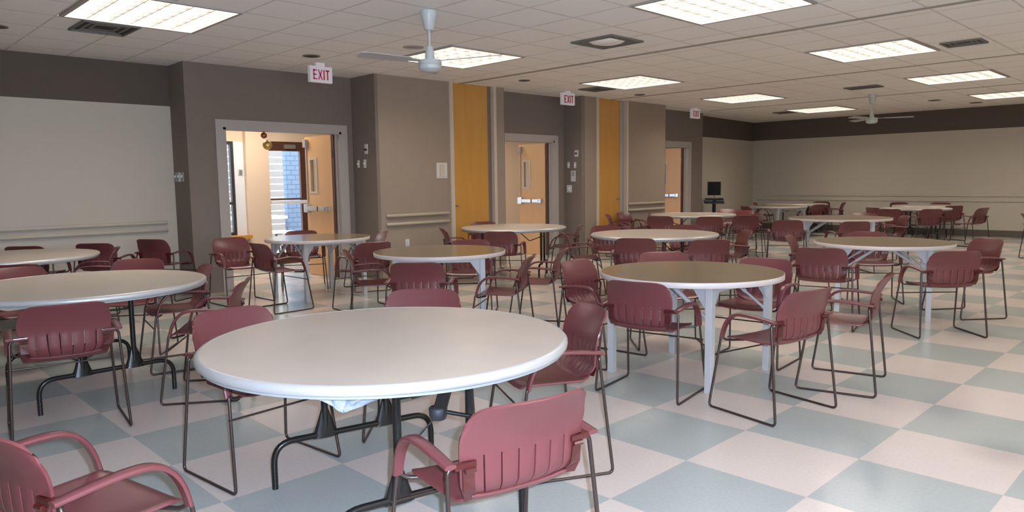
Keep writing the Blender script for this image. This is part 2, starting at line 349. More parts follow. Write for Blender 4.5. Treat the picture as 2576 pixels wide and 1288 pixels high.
# light fixtures
def fixture():
    t = thing('ceiling_light', '', 'ceiling light')
    s = FS/2 - 0.012
    b = NB()
    for a in (-1, 1):
        box(b, min(a*s, a*(s-0.035)), max(a*s, a*(s-0.035)), -s, s, -0.012, 0.10)
        box(b, -s+0.035, s-0.035, min(a*s, a*(s-0.035)), max(a*s, a*(s-0.035)), -0.012, 0.10)
    box(b, -s+0.03, s-0.03, -s+0.03, s-0.03, 0.095, 0.105)
    finish(b, 'frame', M['trim'], t)
    s2 = s - 0.036
    b = NB(); box(b, -s2, s2, -s2, s2, 0.068, 0.080); finish(b, 'lit_panel', M['diffuser'], t)
    b = NB(); n = 6
    for k in range(1, n):
        p = -s2 + 2*s2*k/n
        for q in (0, 1):
            vs = [(p-0.003, 0.0), (p+0.003, 0.0), (p+0.013, 0.052), (p-0.013, 0.052)]
            if q == 0: lo = [b.verts.new((x, -s2, z)) for x, z in vs]; hi = [b.verts.new((x, s2, z)) for x, z in vs]
            else: lo = [b.verts.new((-s2, x, z)) for x, z in vs]; hi = [b.verts.new((s2, x, z)) for x, z in vs]
            b.faces.new(lo[::-1]); b.faces.new(hi)
            for i in range(4): b.faces.new((lo[i], lo[(i+1) % 4], hi[(i+1) % 4], hi[i]))
    finish(b, 'louver', M['louver'], t)
    return t
fl = {(0, 0): 'square lit louvered ceiling light at the upper left corner of the photo', (0, 1): 'square lit louvered ceiling light behind the white ceiling fan',
 (0, 2): 'square lit louvered ceiling light near the second exit sign', (0, 3): 'square lit louvered ceiling light near the third exit sign',
 (0, 4): 'small farthest square ceiling light before the brown band corner', (1, 1): 'largest square lit ceiling light at the top right of centre',
 (1, 2): 'square lit ceiling light left of the dark vent at upper right', (1, 3): 'striped looking square ceiling light second from the right edge',
 (1, 4): 'striped ceiling light cut by the right edge of the photo',
 (2, 0): 'ceiling light overhead right of the camera, outside the photo', (2, 1): 'ceiling light outside the photo, level with the brightest one at the top',
 (2, 2): 'ceiling light outside the photo, right of the dark vent at upper right', (2, 3): 'ceiling light outside the photo, right of the striped ceiling light',
 (2, 4): 'ceiling light outside the photo, by the far wall at the right'}
f0 = None
for (i, j) in fix:
    lb = fl.get((i, j), 'square louvered ceiling light overhead outside the photo, row %s column %s' % ('ABCDE'[j], 'ABC'[i]))
    loc = (FX0+i*PX+FS/2, FY0+j*PY+FS/2, H)
    if f0 is None: f0 = fixture(); f0.location = loc; f0['label'] = lb; f0['group'] = 'louvered fluorescent ceiling lights'
    else: dup(f0, loc, 0, lb)
# ceiling vents and speakers
def vent(x, y, sx, sy, label, op=None):
    t = thing('ceiling_vent', label, 'air vent', (x, y, H), 0, 'dark air vents in the ceiling')
    b = NB(); 
    for k, q in enumerate((1.0, 0.72, 0.46)):
        hx, hy = sx/2*q, sy/2*q; z = -0.004 - 0.010*(2-k)*0.6; wv = 0.022
        for a in (-1, 1):
            box(b, min(a*hx, a*(hx-wv)), max(a*hx, a*(hx-wv)), -hy, hy, z-0.004, 0.0)
            box(b, -hx+wv, hx-wv, min(a*hy, a*(hy-wv)), max(a*hy, a*(hy-wv)), z-0.004, 0.0)
    finish(b, 'slats', M['grille'], t)
    b = NB(); box(b, -sx/2*0.9, sx/2*0.9, -sy/2*0.9, sy/2*0.9, -0.003, -0.001); finish(b, 'opening', op or M['dark'], t)
    return t
vent(-7.98, 2.28, 0.55, 0.50, 'dark ceiling vent beside the upper left ceiling light')
v = vent(-5.20, 6.63, 0.58, 0.58, 'square diffuser vent in the middle of the ceiling', M['grille'])
b = NB(); lathe(b, [(0, -0.035), (0.12, -0.03), (0.18, -0.015), (0.2, -0.003)], 24); finish(b, 'cone', M['ceiling'], v, smooth=60)
vent(-7.95, 9.86, 0.45, 0.45, 'dark ceiling vent just above the second exit sign')
vent(-2.50, 9.90, 0.42, 0.35, 'dark slot vent at the upper right of the ceiling')
vent(-4.87, 13.35, 0.55, 0.35, 'dark slot vent left of the striped ceiling lights')
vent(-7.90, 16.9, 0.5, 0.4, 'small dark vent beside the farthest ceiling light')
def speaker(x, y, r, m, label):
    t = thing('ceiling_speaker', label, 'ceiling speaker', (x, y, H), 0, 'round ceiling openings')
    b = NB(); lathe(b, [(0, -0.004), (r*0.8, -0.004)], 28); finish(b, 'grille', m, t, smooth=40)
    b = NB(); lathe(b, [(r*0.78, -0.002), (r*0.8, -0.010), (r, -0.008), (r, 0.0)], 28); finish(b, 'rim', M['grille'] if m != M['trim'] else M['trim'], t, smooth=40)
for x, y, r, m, lb in [(-8.13, 4.60, 0.105, M['dark'], 'round dark recessed downlight above the first exit sign'), (-8.01, 8.16, 0.09, M['dark'], 'round dark recessed downlight left of the second exit sign'),
    (-8.01, 11.17, 0.10, M['dark'], 'round dark recessed downlight above the second orange panel'), (-6.87, 5.19, 0.12, M['trim'], 'round flat tan ceiling plate behind the fan rod'),
    (-4.75, 16.9, 0.12, M['dark'], 'round dark ceiling speaker near the far brown band'), (-4.31, 18.2, 0.12, M['dark'], 'round dark ceiling speaker closest to the far wall'), (-8.57, 1.50, 0.10, M['dark'], 'dark downlight cut by the left edge of the ceiling')]:
    speaker(x, y, r, m, lb)

# trims, door frames
def casing(n, x, oy0, oy1, oz, dz=0.10, w_=0.10, depth=0.16, m=M['trim']):
    b = NB()
    box(b, x-depth, x+0.02, oy0-0.001, oy0+0.035, 0, oz); box(b, x, x+0.02, oy0-w_, oy0, 0, oz+dz)
    box(b, x-depth, x+0.02, oy1-0.035, oy1+0.001, 0, oz); box(b, x, x+0.02, oy1, oy1+w_, 0, oz+dz)
    box(b, x-depth, x+0.02, oy0, oy1, oz-0.03, oz+0.001); box(b, x, x+0.019, oy0, oy1, oz, oz+dz)
    box(b, x-0.09, x-0.06, oy1-0.055, oy1-0.03, 0, oz-0.03); box(b, x-0.09, x-0.06, oy0+0.03, oy0+0.055, 0, oz-0.03)
    return finish(b, 'trim_%d' % n, m, kind='structure')
casing(4, LX['L1'], *D1); casing(5, LX['L3'], *D2); casing(6, LX['L5'], *D3)
sbox('trim_7', M['trimlight'], -8.9, -8.83, 7.34, 7.41, 0, H); sbox('trim_8', M['trimlight'], -8.9, -8.83, 8.27, 8.33, 0, H)
sbox('trim_9', M['taupe'], -9.0, -8.90, 8.19, 8.27, 0, H)
sbox('trim_10', M['trimlight'], -8.83, -8.745, 10.85, 10.91, 0, H); sbox('trim_11', M['trimlight'], -8.83, -8.745, 11.78, 11.83, 0, H)
sbox('trim_12', M['trim'], -8.9, -8.82, 11.66, 11.78, 0, H); sbox('trim_13', M['trimlight'], -9.61, -9.59, 15.515, 15.54, 0, H-0.3)
# tall orange wood panels (doors of the partition closets)
def tall_panel(n, x, y0, y1, hy, label):
    b = NB(); box(b, x-0.045, x, y0, y1, 0.01, H-0.005, bev=0.002); o = finish(b, 'door_%d' % n, M['orange'], kind='structure')
    b = NB(); tube(b, [(x, hy, 1.03), (x+0.05, hy, 1.03)], 0.010, 10); tube(b, [(x+0.045, hy-0.02, 1.03), (x+0.05, hy+0.03, 1.03)], 0.011, 10); lathe(b, [(0, 0), (0.03, 0), (0.03, 0.008), (0, 0.01)], 16)
    b2 = NB(); finish(b, 'door_handle', M['grille'], o, smooth=50); b2.free()
tall_panel(4, -8.90, 7.41, 8.19, 7.48, ''); tall_panel(5, -8.84, 10.91, 11.66, 11.58, '')
# handrails
def rail_run(x, y0, y1, z, name, m=M['rail']):
    b = NB(); sec = [(math.cos(a)*0.020, math.sin(a)*0.024) for a in [2*PI*k/10 for k in range(10)]]
    tube(b, [(x+0.012, y0, z), (x+0.035, y0+0.03, z), (x+0.035, y1-0.03, z), (x+0.012, y1, z)], 1.0, section=sec, up=(0, 0, 1))
    return finish(b, name, m, smooth=50)
for k, (z) in enumerate((0.93, 0.835)):
    rr = rail_run(-9.98, -3.4, 3.44, z, 'bumper_rail', M['pale']); tag(rr, '%s pale bumper rail on the left grey wall' % ('upper', 'lower')[k], 'wall rail', 'wall bumper rails')
for k, z in enumerate((0.925, 0.80)):
    tag(rail_run(-8.858, 6.12, 7.28, z, 'bumper_rail'), '%s cream bumper rail on the tan wall left of the orange panel' % ('upper', 'lower')[k], 'wall rail', 'wall bumper rails')
    tag(rail_run(-8.77, 11.86, 13.12, z, 'bumper_rail'), '%s cream bumper rail on the tan wall left of the third doorway' % ('upper', 'lower')[k], 'wall rail', 'wall bumper rails')
for k, z in enumerate((0.945, 0.825)):
    b = NB(); box(b, -9.85, XR-0.05, YF-0.022, YF-0.002, z-0.03, z+0.03, bev=0.006)
    tag(finish(b, 'bumper_rail', M['pale']), '%s pale bumper rail along the far wall' % ('upper', 'lower')[k], 'wall rail', 'wall bumper rails')
# ------------------------------------------------------------------ door leaves
def leaf(n, hinge, free, z1, viewl=True, window_at=(0.58, 0.82)):
    """open wood leaf from hinge to free edge; local x runs along the leaf from hinge"""
    h = Vector((*hinge, 0)); f = Vector((*free, 0)); d = (f-h); L_ = d.length; a = math.atan2(d.y, d.x)
    o = thing('door_leaf', '', 'door', (h.x, h.y, 0), a)
    side = -1
    wx0, wx1 = L_*window_at[0], L_*window_at[1]; wz0, wz1 = 1.28, 1.78
    b = NB(); th = 0.0225
    for q in ((0, wx0, 0.01, z1), (wx1, L_, 0.01, z1), (wx0, wx1, 0.01, wz0), (wx0, wx1, wz1, z1)): box(b, q[0], q[1], -th, th, q[2], q[3])
    bmesh.ops.remove_doubles(b, verts=b.verts, dist=1e-5)
    finish(b, 'leaf_panel', M['door'], o)
    b = NB()
    for sgn in (-1, 1):
        y0, y1 = (th, th+0.01) if sgn > 0 else (-th-0.01, -th)
        box(b, wx0-0.02, wx0+0.012, y0, y1, wz0-0.02, wz1+0.02); box(b, wx1-0.012, wx1+0.02, y0, y1, wz0-0.02, wz1+0.02)
        box(b, wx0+0.012, wx1-0.012, y0, y1, wz1-0.012, wz1+0.02); box(b, wx0+0.012, wx1-0.012, y0, y1, wz0-0.02, wz0+0.012)
    finish(b, 'window_trim', M['trimlight'], o)
    b = NB(); box(b, wx0, wx1, -0.003, 0.003, wz0, wz1); finish(b, 'window_glass', M['glass'], o)
    # panic bar on the room side (+y local or -y)
    b = NB(); box(b, 0.10, L_-0.02, 0.055, 0.085, 0.995, 1.065, bev=0.008)
    bar = finish(b, 'push_bar', M['chrome'], o)
    b = NB(); box(b, L_-0.10, L_-0.0, th, 0.09, 0.97, 1.10, bev=0.006); finish(b, 'end_housing', M['chrome'], bar); b = NB(); box(b, 0.06, 0.14, th, 0.085, 0.99, 1.07, bev=0.006); finish(b, 'end_housing', M['chrome'], bar)
    b = NB(); box(b, L_*0.45, L_*0.45+0.02, 0.084, 0.089, 0.995, 1.065); finish(b, 'bar_slot', M['blackm'], bar)
    b = NB(); box(b, L_-0.045, L_-0.03, th, th+0.014, 1.10, z1-0.08); box(b, L_-0.08, L_-0.01, th, th+0.05, z1-0.16, z1-0.04, bev=0.006); finish(b, 'vertical_rod', M['trim'], o)
    b = NB()
    for z in (0.25, 1.05, 1.85): tube(b, [(-0.012, 0.02, z-0.05), (-0.012, 0.02, z+0.05)], 0.009, 8)
    finish(b, 'hinge', M['grille'], o, smooth=50)
    return o
l1 = leaf(1, (-9.62, 5.72), (-10.28, 5.66), 2.12); l1['label'] = 'open maple door leaf with steel push bar in the first doorway'
l2 = leaf(2, (-9.36, 10.08), (-9.96, 9.99), 2.10); l2['label'] = 'open maple door leaf with steel push bar in the second doorway'
l3 = leaf(3, (-9.46, 14.84), (-9.95, 14.55), 2.12); l3['label'] = 'open maple door leaf partly hidden in the third doorway'
for l in (l1, l2, l3): l['group'] = 'open wooden door leaves'

for n_, (xw, ow, zt) in enumerate([(LX['L1'], D1[1], 2.12), (LX['L3'], D2[1], 2.10), (LX['L5'], D3[1], 2.12)]):
    sbox('trim_%d' % (20+n_), M['darkwood'], xw-0.155, xw-0.095, ow-0.075, ow-0.036, 0, zt)  # dark strip: brown leaf edge, with the hinge gap's shade put into its colour
# ------------------------------------------------------------------ corridor behind the doors
XC = -12.0
def cwall(m, *b_): return sbox('wall_corridor', m, *b_)
CH_ = 2.75
cwall(M['peach'], XC-0.12, XC, 3.4, 4.30, 0, CH_)
cwall(M['peach'], XC-0.12, XC, 4.30, 5.27, 2.13, CH_); cwall(M['peach'], XC-0.12, XC+0.0, 4.30, 5.27, 0, 0.56)
cwall(M['white'], XC-0.12, XC, 5.27, 5.50, 0.56, 2.13); cwall(M['peach'], XC-0.12, XC, 5.27, 5.50, 2.13, CH_); cwall(M['peach'], XC-0.12, XC, 5.27, 5.50, 0, 0.56)
cwall(M['peach'], XC-0.12, XC+0.10, 5.44, 5.84, 0, CH_)
cwall(M['peach'], XC-0.12, XC, 5.84, 6.73, 2.15, CH_)
cwall(M['peach'], XC-0.12, XC, 6.73, 19.0, 0, CH_)
cwall(M['peach'], XC, -10.0, 3.0, 3.12, 0, CH_)
cwall(M['white'], XC-0.12, XC, 3.0, 3.4, 0, CH_)
cwall(M['white'], XC-0.12, -10.2, 19.0, 19.12, 0, CH_)
cwall(M['white'], -9.75, -9.60, 8.55, 9.0, 0, CH_)          # short return seen through the second doorway
sbox('ceiling', M['pale'], XC-0.12, -10.16, 3.0, 19.1, CH_, CH_+0.05)
def added_corridor_light(y, label):  # lit panel added out of view to brighten the corridor and door leaves
    t = thing('corridor_light', label, 'ceiling light', (-10.9, y, CH_-0.002), 0, 'corridor ceiling lights')
    b = NB(); box(b, -0.3, 0.3, -0.62, 0.62, -0.05, 0); finish(b, 'housing', M['white'], t)
    b = NB(); box(b, -0.27, 0.27, -0.59, 0.59, -0.056, -0.05); finish(b, 'lit_panel', M['corridor_tubes'], t)
M['corridor_tubes'] = mat('corridor_tubes', (1, 1, 1), 0.5, emis=(1.0, 0.90, 0.78), es=19)
added_corridor_light(5.2, 'corridor ceiling light beyond the first doorway'); added_corridor_light(9.9, 'corridor ceiling light beyond the second doorway'); added_corridor_light(14.6, 'corridor ceiling light beyond the third doorway')
sbox('trim_14', M['orange'], XC, XC+0.16, 4.30, 5.46, 0.50, 0.56)
wo = window('y', 4.30, 5.27, 0.56, 2.13, XC-0.05, m=M['blackm'], mull=[1.10])
# exterior glass door
ed = thing('door_exterior', 'dark brown framed glass door with white push bar at the corridor end', 'door', (0, 0, 0))
b = NB(); y0, y1 = 5.84, 6.73
box(b, XC-0.08, XC-0.02, y0, y0+0.045, 0, 2.15); box(b, XC-0.08, XC-0.02, y1-0.24, y1-0.12, 0, 2.15); box(b, XC-0.08, XC-0.02, y1-0.12, y1, 0, 2.15)
box(b, XC-0.08, XC-0.02, y0+0.045, y1-0.24, 1.99, 2.15); box(b, XC-0.08, XC-0.02, y0+0.045, y1-0.24, 0, 0.20); box(b, XC-0.075, XC-0.025, y0+0.045, y1-0.24, 1.13, 1.16)
finish(b, 'frame', M['darkwood'], ed)
b = NB(); box(b, XC-0.053, XC-0.047, y0+0.045, y1-0.24, 0.20, 1.99); finish(b, 'glass', M['glass'], ed)
b = NB(); box(b, XC+0.02, XC+0.07, y0+0.03, y1-0.14, 1.06, 1.12, bev=0.01); box(b, XC-0.02, XC+0.03, y0+0.03, y0+0.07, 1.06, 1.12); box(b, XC-0.02, XC+0.03, y1-0.20, y1-0.15, 1.06, 1.12)
finish(b, 'push_bar', M['white'], ed)
b = NB(); box(b, XC-0.02, XC+0.05, y1-0.55, y1-0.35, 2.03, 2.10, bev=0.01); finish(b, 'closer', M['grille'], ed)
# outdoors: yard, board fence, blue brick pier, picnic bench
sbox('ground_outside', M['concrete'], -26, -14.2, -4, 22, -0.15, -0.02); sbox('ground_outside', M['concrete'], -14.2, XC-0.12, -4, 22, -0.01, 0.005)
fn = thing('board_fence', 'white horizontal board fence outside the glass door', 'fence', (-16.0, 6.5, -0.02))
b = NB()
for k in range(16): box(b, -0.02, 0.02, -4.5, 4.5, 0.05+k*0.155, 0.05+k*0.155+0.135)
finish(b, 'boards', M['siding'], fn)
b = NB()
for y in (-4, -2, 0.55, 2, 4): box(b, -0.10, -0.02, y-0.05, y+0.05, 0, 2.55)
finish(b, 'post', M['siding'], fn)
pr = NB(); box(pr, -14.42, -14.3, 7.38, 7.95, -0.02, 3.4); tag(finish(pr, 'brick_pier', M['brick']), 'blue painted brick pier outside the glass door', 'brick pier')
pb = thing('picnic_bench', 'white picnic bench with dark curved legs outside the glass door', 'bench', (-14.4, 6.75, 0.0))
b = NB(); box(b, -0.35, 0.35, -0.55, 0.5, 0.70, 0.76, bev=0.01); finish(b, 'table_top', M['white'], pb)
b = NB(); box(b, 0.45, 0.7, -0.55, 0.5, 0.42, 0.46, bev=0.01); finish(b, 'seat', M['white'], pb)
for y in (-0.3, 0.25):
    b = NB(); tube(b, fillet([(0, y, 0.72), (0.05, y, 0.35), (-0.25, y, 0.02)], 0.2), 0.03, 8); tube(b, fillet([(0.02, y, 0.4), (0.3, y, 0.4), (0.55, y, 0.42)], 0.1), 0.025, 8); tube(b, fillet([(0.3, y, 0.40), (0.45, y, 0.02)], 0.1), 0.025, 8); finish(b, 'leg', M['blackm'], pb, smooth=50)
# hanging balls in the first doorway
def ball(x, y, z, r, m, top, label):
    t = thing('hanging_ball', label, 'ornament', (x, y, z), 0)
    b = NB(); bmesh.ops.create_uvsphere(b, u_segments=20, v_segments=14, radius=r); finish(b, 'ball', m, t, smooth=80)
    b = NB(); lathe(b, [(0.0, r+0.012), (r*0.22, r+0.01), (r*0.25, r-0.006)], 12); tube(b, [(0, 0, r), (0, 0, top-z)], 0.0012, 5); finish(b, 'hanger', M['grille'], t, smooth=50)
ball(-9.58, 4.646, 2.075, 0.043, M['copper'], 2.128, 'small copper ball ornament hanging in the first doorway')
ball(-9.60, 4.70, 1.945, 0.064, M['gold'], 2.128, 'larger gold ball ornament hanging in the first doorway')

# ------------------------------------------------------------------ exit signs
def exit_sign(x, y, z0, label, faded=False):
    t = thing('exit_sign', label, 'exit sign', (x, y, 0), 0, 'exit signs hung from the ceiling')
    b = NB(); box(b, -0.03, 0.03, -0.16, 0.16, z0, z0+0.205, bev=0.004); finish(b, 'housing', M['sign'], t)
    b = NB(); box(b, -0.02, 0.02, -0.06, 0.06, z0+0.20, H); finish(b, 'mount', M['sign'], t)
    hx, st = 0.126, 0.020
    z = z0 + 0.035
    def bars(ch, yy, ww):
        bb = NB(); x0, x1 = 0.0305, 0.0335
        def seg(a, c): 
            a = Vector((0, a[0], a[1])); c = Vector((0, c[0], c[1])); d = (c-a).normalized(); mid = (a+c)/2
            obox(bb, (0.0325, yy+mid.y, z+mid.z), (1, 0, 0), d, 0.0015, (c-a).length/2, st*0.42)
        if ch == 'E': seg((0.008, 0), (0.008, hx)); seg((0, hx-0.008), (ww, hx-0.008)); seg((0, hx/2), (ww*0.85, hx/2)); seg((0, 0.008), (ww, 0.008))
        if ch == 'X': seg((0.004, 0), (ww-0.004, hx)); seg((0.004, hx), (ww-0.004, 0))
        if ch == 'I': seg((0.009, 0), (0.009, hx))
        if ch == 'T': seg((ww/2, 0), (ww/2, hx)); seg((0, hx-0.008), (ww, hx-0.008))
        finish(bb, 'letter_' + ch, M['signpink'] if (faded and ch in 'EX') else M['signred'], t)
    bars('E', -0.115, 0.055); bars('X', -0.045, 0.060); bars('I', 0.030, 0.018); bars('T', 0.062, 0.055)
exit_sign(-8.55, 4.95, 2.702, 'nearest white exit sign with faded red letters above the first doorway', True)
exit_sign(-8.50, 9.73, 2.715, 'white exit sign with dark red letters above the second doorway')
exit_sign(-8.75, 14.27, 2.73, 'smallest exit sign above the third doorway')

# ------------------------------------------------------------------ wall plates
def plate(pos, nrm, wd, ht, name, label, m=None, inner=None, cat='wall plate', group=None):
    """thin plate with a raised part on a wall; nrm 'x' (faces +x) or 'y' (faces -y)"""
    t = thing(name, label, cat, pos, 0 if nrm == 'x' else -PI/2, group)
    b = NB(); box(b, 0.001, 0.012, -wd/2, wd/2, -ht/2, ht/2, bev=0.002); finish(b, 'plate', m or M['plate'], t)
    if inner:
        b = NB(); iw, ih, iz, im = inner; box(b, 0.010, 0.03, -iw/2, iw/2, iz-ih/2, iz+ih/2, bev=0.003); finish(b, 'control', im, t)
    return t
plate((-9.105, 5.98, 1.90), 'y', 0.075, 0.14, 'sensor_plate', 'white sensor plate on the dark return beside the first doorway, topmost', inner=(0.05, 0.03, -0.01, M['dark']), cat='sensor')
plate((-9.32, 5.98, 1.69), 'y', 0.045, 0.11, 'light_switch', 'left of two light switches beside the first doorway', inner=(0.012, 0.025, 0, M['white']), cat='switch')
plate((-9.15, 5.98, 1.69), 'y', 0.055, 0.12, 'light_switch', 'right of two light switches beside the first doorway', inner=(0.012, 0.025, 0, M['white']), cat='switch')
for k, x in enumerate((-9.90, -9.79, -9.68)):
    plate((x, 3.57, 1.515), 'y', 0.07 if k else 0.05, 0.12, 'light_switch', ('left', 'middle', 'right')[k]+' of three grey wall switches at the first dark corner', m=M['plategrey'] if k != 1 else M['plate'], inner=(0.014, 0.03, 0.01, M['plate']), cat='switch')
plate((-8.886, 10.42, 1.905), 'y', 0.085, 0.12, 'sensor_plate', 'white sensor plate beside the second doorway, topmost', inner=(0.04, 0.03, 0, M['dark']), cat='sensor')
plate((-9.08, 10.42, 1.695), 'y', 0.05, 0.11, 'light_switch', 'left of two small switches beside the second doorway', inner=(0.012, 0.03, 0, M['white']), cat='switch')
plate((-8.92, 10.42, 1.69), 'y', 0.05, 0.11, 'light_switch', 'right of two small switches beside the second doorway', inner=(0.012, 0.03, 0, M['white']), cat='switch')
nt_ = plate((-8.966, 10.42, 1.486), 'y', 0.11, 0.20, 'paper_notice', 'small paper notice with a grey picture beside the second doorway', m=M['paper'], cat='notice')
b = NB(); box(b, 0.0122, 0.013, -0.035, 0.04, 0.0, 0.08); finish(b, 'printed_picture', M['plategrey'], nt_)
plate((-9.066, 10.42, 1.25), 'y', 0.12, 0.14, 'dimmer_plate', 'square cream plate low beside the second doorway', inner=(0.05, 0.07, 0, M['white']), cat='wall plate')
plate((-8.858, 7.17, 1.585), 'x', 0.21, 0.24, 'control_box', 'white framed control box on the tan wall left of the first orange panel', inner=(0.09, 0.19, 0.0, M['trimlight']), cat='control box')
plate((-8.858, 6.477, 0.51), 'x', 0.07, 0.11, 'wall_outlet', 'white outlet low on the tan wall behind a table', inner=(0.035, 0.07, 0, M['plate']), cat='outlet')
plate((-12.0, 5.37, 1.62), 'x', 0.07, 0.10, 'thermostat', 'small grey thermostat on the white corridor wall', inner=(0.05, 0.07, 0, M['thermo']), cat='thermostat')
plate((-9.60, 8.90, 1.61), 'x', 0.06, 0.08, 'thermostat', 'small thermostat seen through the second doorway', inner=(0.04, 0.05, 0, M['thermo']), cat='thermostat')

# ------------------------------------------------------------------ ceiling fans
def fan(x, y, a0, label, group):
    t = thing('ceiling_fan', label, 'ceiling fan', (x, y, H), a0, group)
    b = NB(); lathe(b, [(0, 0), (0.078, 0), (0.080, -0.02), (0.066, -0.075), (0.044, -0.165), (0.035, -0.172), (0, -0.172)], 28); finish(b, 'canopy', M['fan'], t, smooth=45)
    b = NB(); tube(b, [(0, 0, -0.17), (0, 0, -0.34)], 0.011, 12); finish(b, 'rod', M['fan'], t, smooth=50)
    b = NB(); lathe(b, [(0, -0.315), (0.030, -0.315), (0.035, -0.33), (0.042, -0.40), (0.048, -0.435), (0.10, -0.438), (0.106, -0.45), (0.106, -0.475), (0.100, -0.478), (0.100, -0.484), (0.106, -0.487), (0.104, -0.515), (0.075, -0.540), (0, -0.548)], 36)
    finish(b, 'motor', M['fan'], t, smooth=40)
    for k in range(3):
        a = k*2*PI/3; c, s = math.cos(a), math.sin(a)
        b = NB(); pts = [(0.09, 0.018), (0.20, 0.030), (0.22, 0.055), (0.66, 0.070), (0.70, 0.055), (0.71, 0.0)]
        out = pts + [(p[0], -p[1]) for p in pts[::-1][1:]]
        def P(u, v, dz): return (u*c - v*s, u*s + v*c, -0.447 + v*0.18 + dz)
        top = [b.verts.new(P(u, v, 0.004)) for u, v in out]; bot = [b.verts.new(P(u, v, -0.003)) for u, v in out]
        b.faces.new(top); b.faces.new(bot[::-1])
        for i in range(len(out)): b.faces.new((top[i], bot[i], bot[(i+1) % len(out)], top[(i+1) % len(out)]))
        finish(b, 'blade', M['fanblade'], t)
fan(-5.37, 4.24, math.radians(22), 'near white ceiling fan hanging before a square ceiling light', 'white ceiling fans')
fan(-5.21, 14.75, math.radians(20), 'far small white ceiling fan before the dark band of the far wall', 'white ceiling fans')

# ------------------------------------------------------------------ tables
TZ = 0.74
def table_black(x, y, rz, R, label, top='topA', frame_off=0.43, skirt=False, bend=False):
    t = thing('round_table', label, 'table', (x, y, 0), rz, 'round folding banquet tables')
    b = NB(); lathe(b, [(0, TZ), (R-0.022, TZ), (R-0.022, TZ-0.004)], 96); finish(b, 'table_top', M[top], t, smooth=40)
    b = NB(); lathe(b, [(R-0.024, TZ-0.001), (R-0.022, TZ+0.001), (R-0.010, TZ-0.001), (R-0.001, TZ-0.010), (R, TZ-0.020), (R-0.002, TZ-0.031), (R-0.010, TZ-0.036), (R-0.014, TZ-0.036), (R-0.014, TZ-0.033)], 96)
    finish(b, 'metal_rim', M['alu'], t, smooth=50)
    b = NB(); lathe(b, [(R-0.015, TZ-0.030), (R-0.015, TZ-0.046), (R-0.05, TZ-0.048), (R-0.06, TZ-0.040), (0, TZ-0.040)], 96); finish(b, 'underside', M['under'], t, smooth=40)
    hz = 0.215; hl = 0.40 if R > 0.72 else 0.34; pl = 0.155
    for s in (-1, 1):
        fx = s*frame_off*R/0.77
        b = NB(); tube(b, fillet([(fx, -hl, 0.0), (fx, -hl, hz), (fx, hl, hz), (fx, hl, 0.0)], 0.10, 7), 0.0145, 12)
        f = finish(b, 'leg_frame', M['black'], t, smooth=50)
        for q in (-1, 1):
            b = NB()
            tube(b, [(fx, q*pl, hz), (fx, q*pl, TZ-0.04)], 0.0165, 12)
            tube(b, [(fx, q*pl, hz-0.014), (fx, q*pl, hz+0.02), (fx, q*pl, hz+0.12)], [0.066, 0.052, 0.018], section=[(math.cos(2*PI*k/14), 0.32*math.sin(2*PI*k/14)) for k in range(14)], up=(1, 0, 0))
            finish(b, 'post', M['black'], f, smooth=50)
        b = NB(); box(b, fx-0.02, fx+0.02, -pl-0.05, pl+0.05, TZ-0.055, TZ-0.038); finish(b, 'mount_plate', M['black'], f)
        # folding brace
        b = NB(); tube(b, [(fx*0.98, 0.0, 0.60), (fx*0.55, 0.0, 0.53), (fx*0.12, 0.0, TZ-0.05)], 0.007, 8); tube(b, [(fx, -pl, 0.60), (fx, pl, 0.60)], 0.006, 8)
        finish(b, 'brace', M['black'], f, smooth=50)
    return t
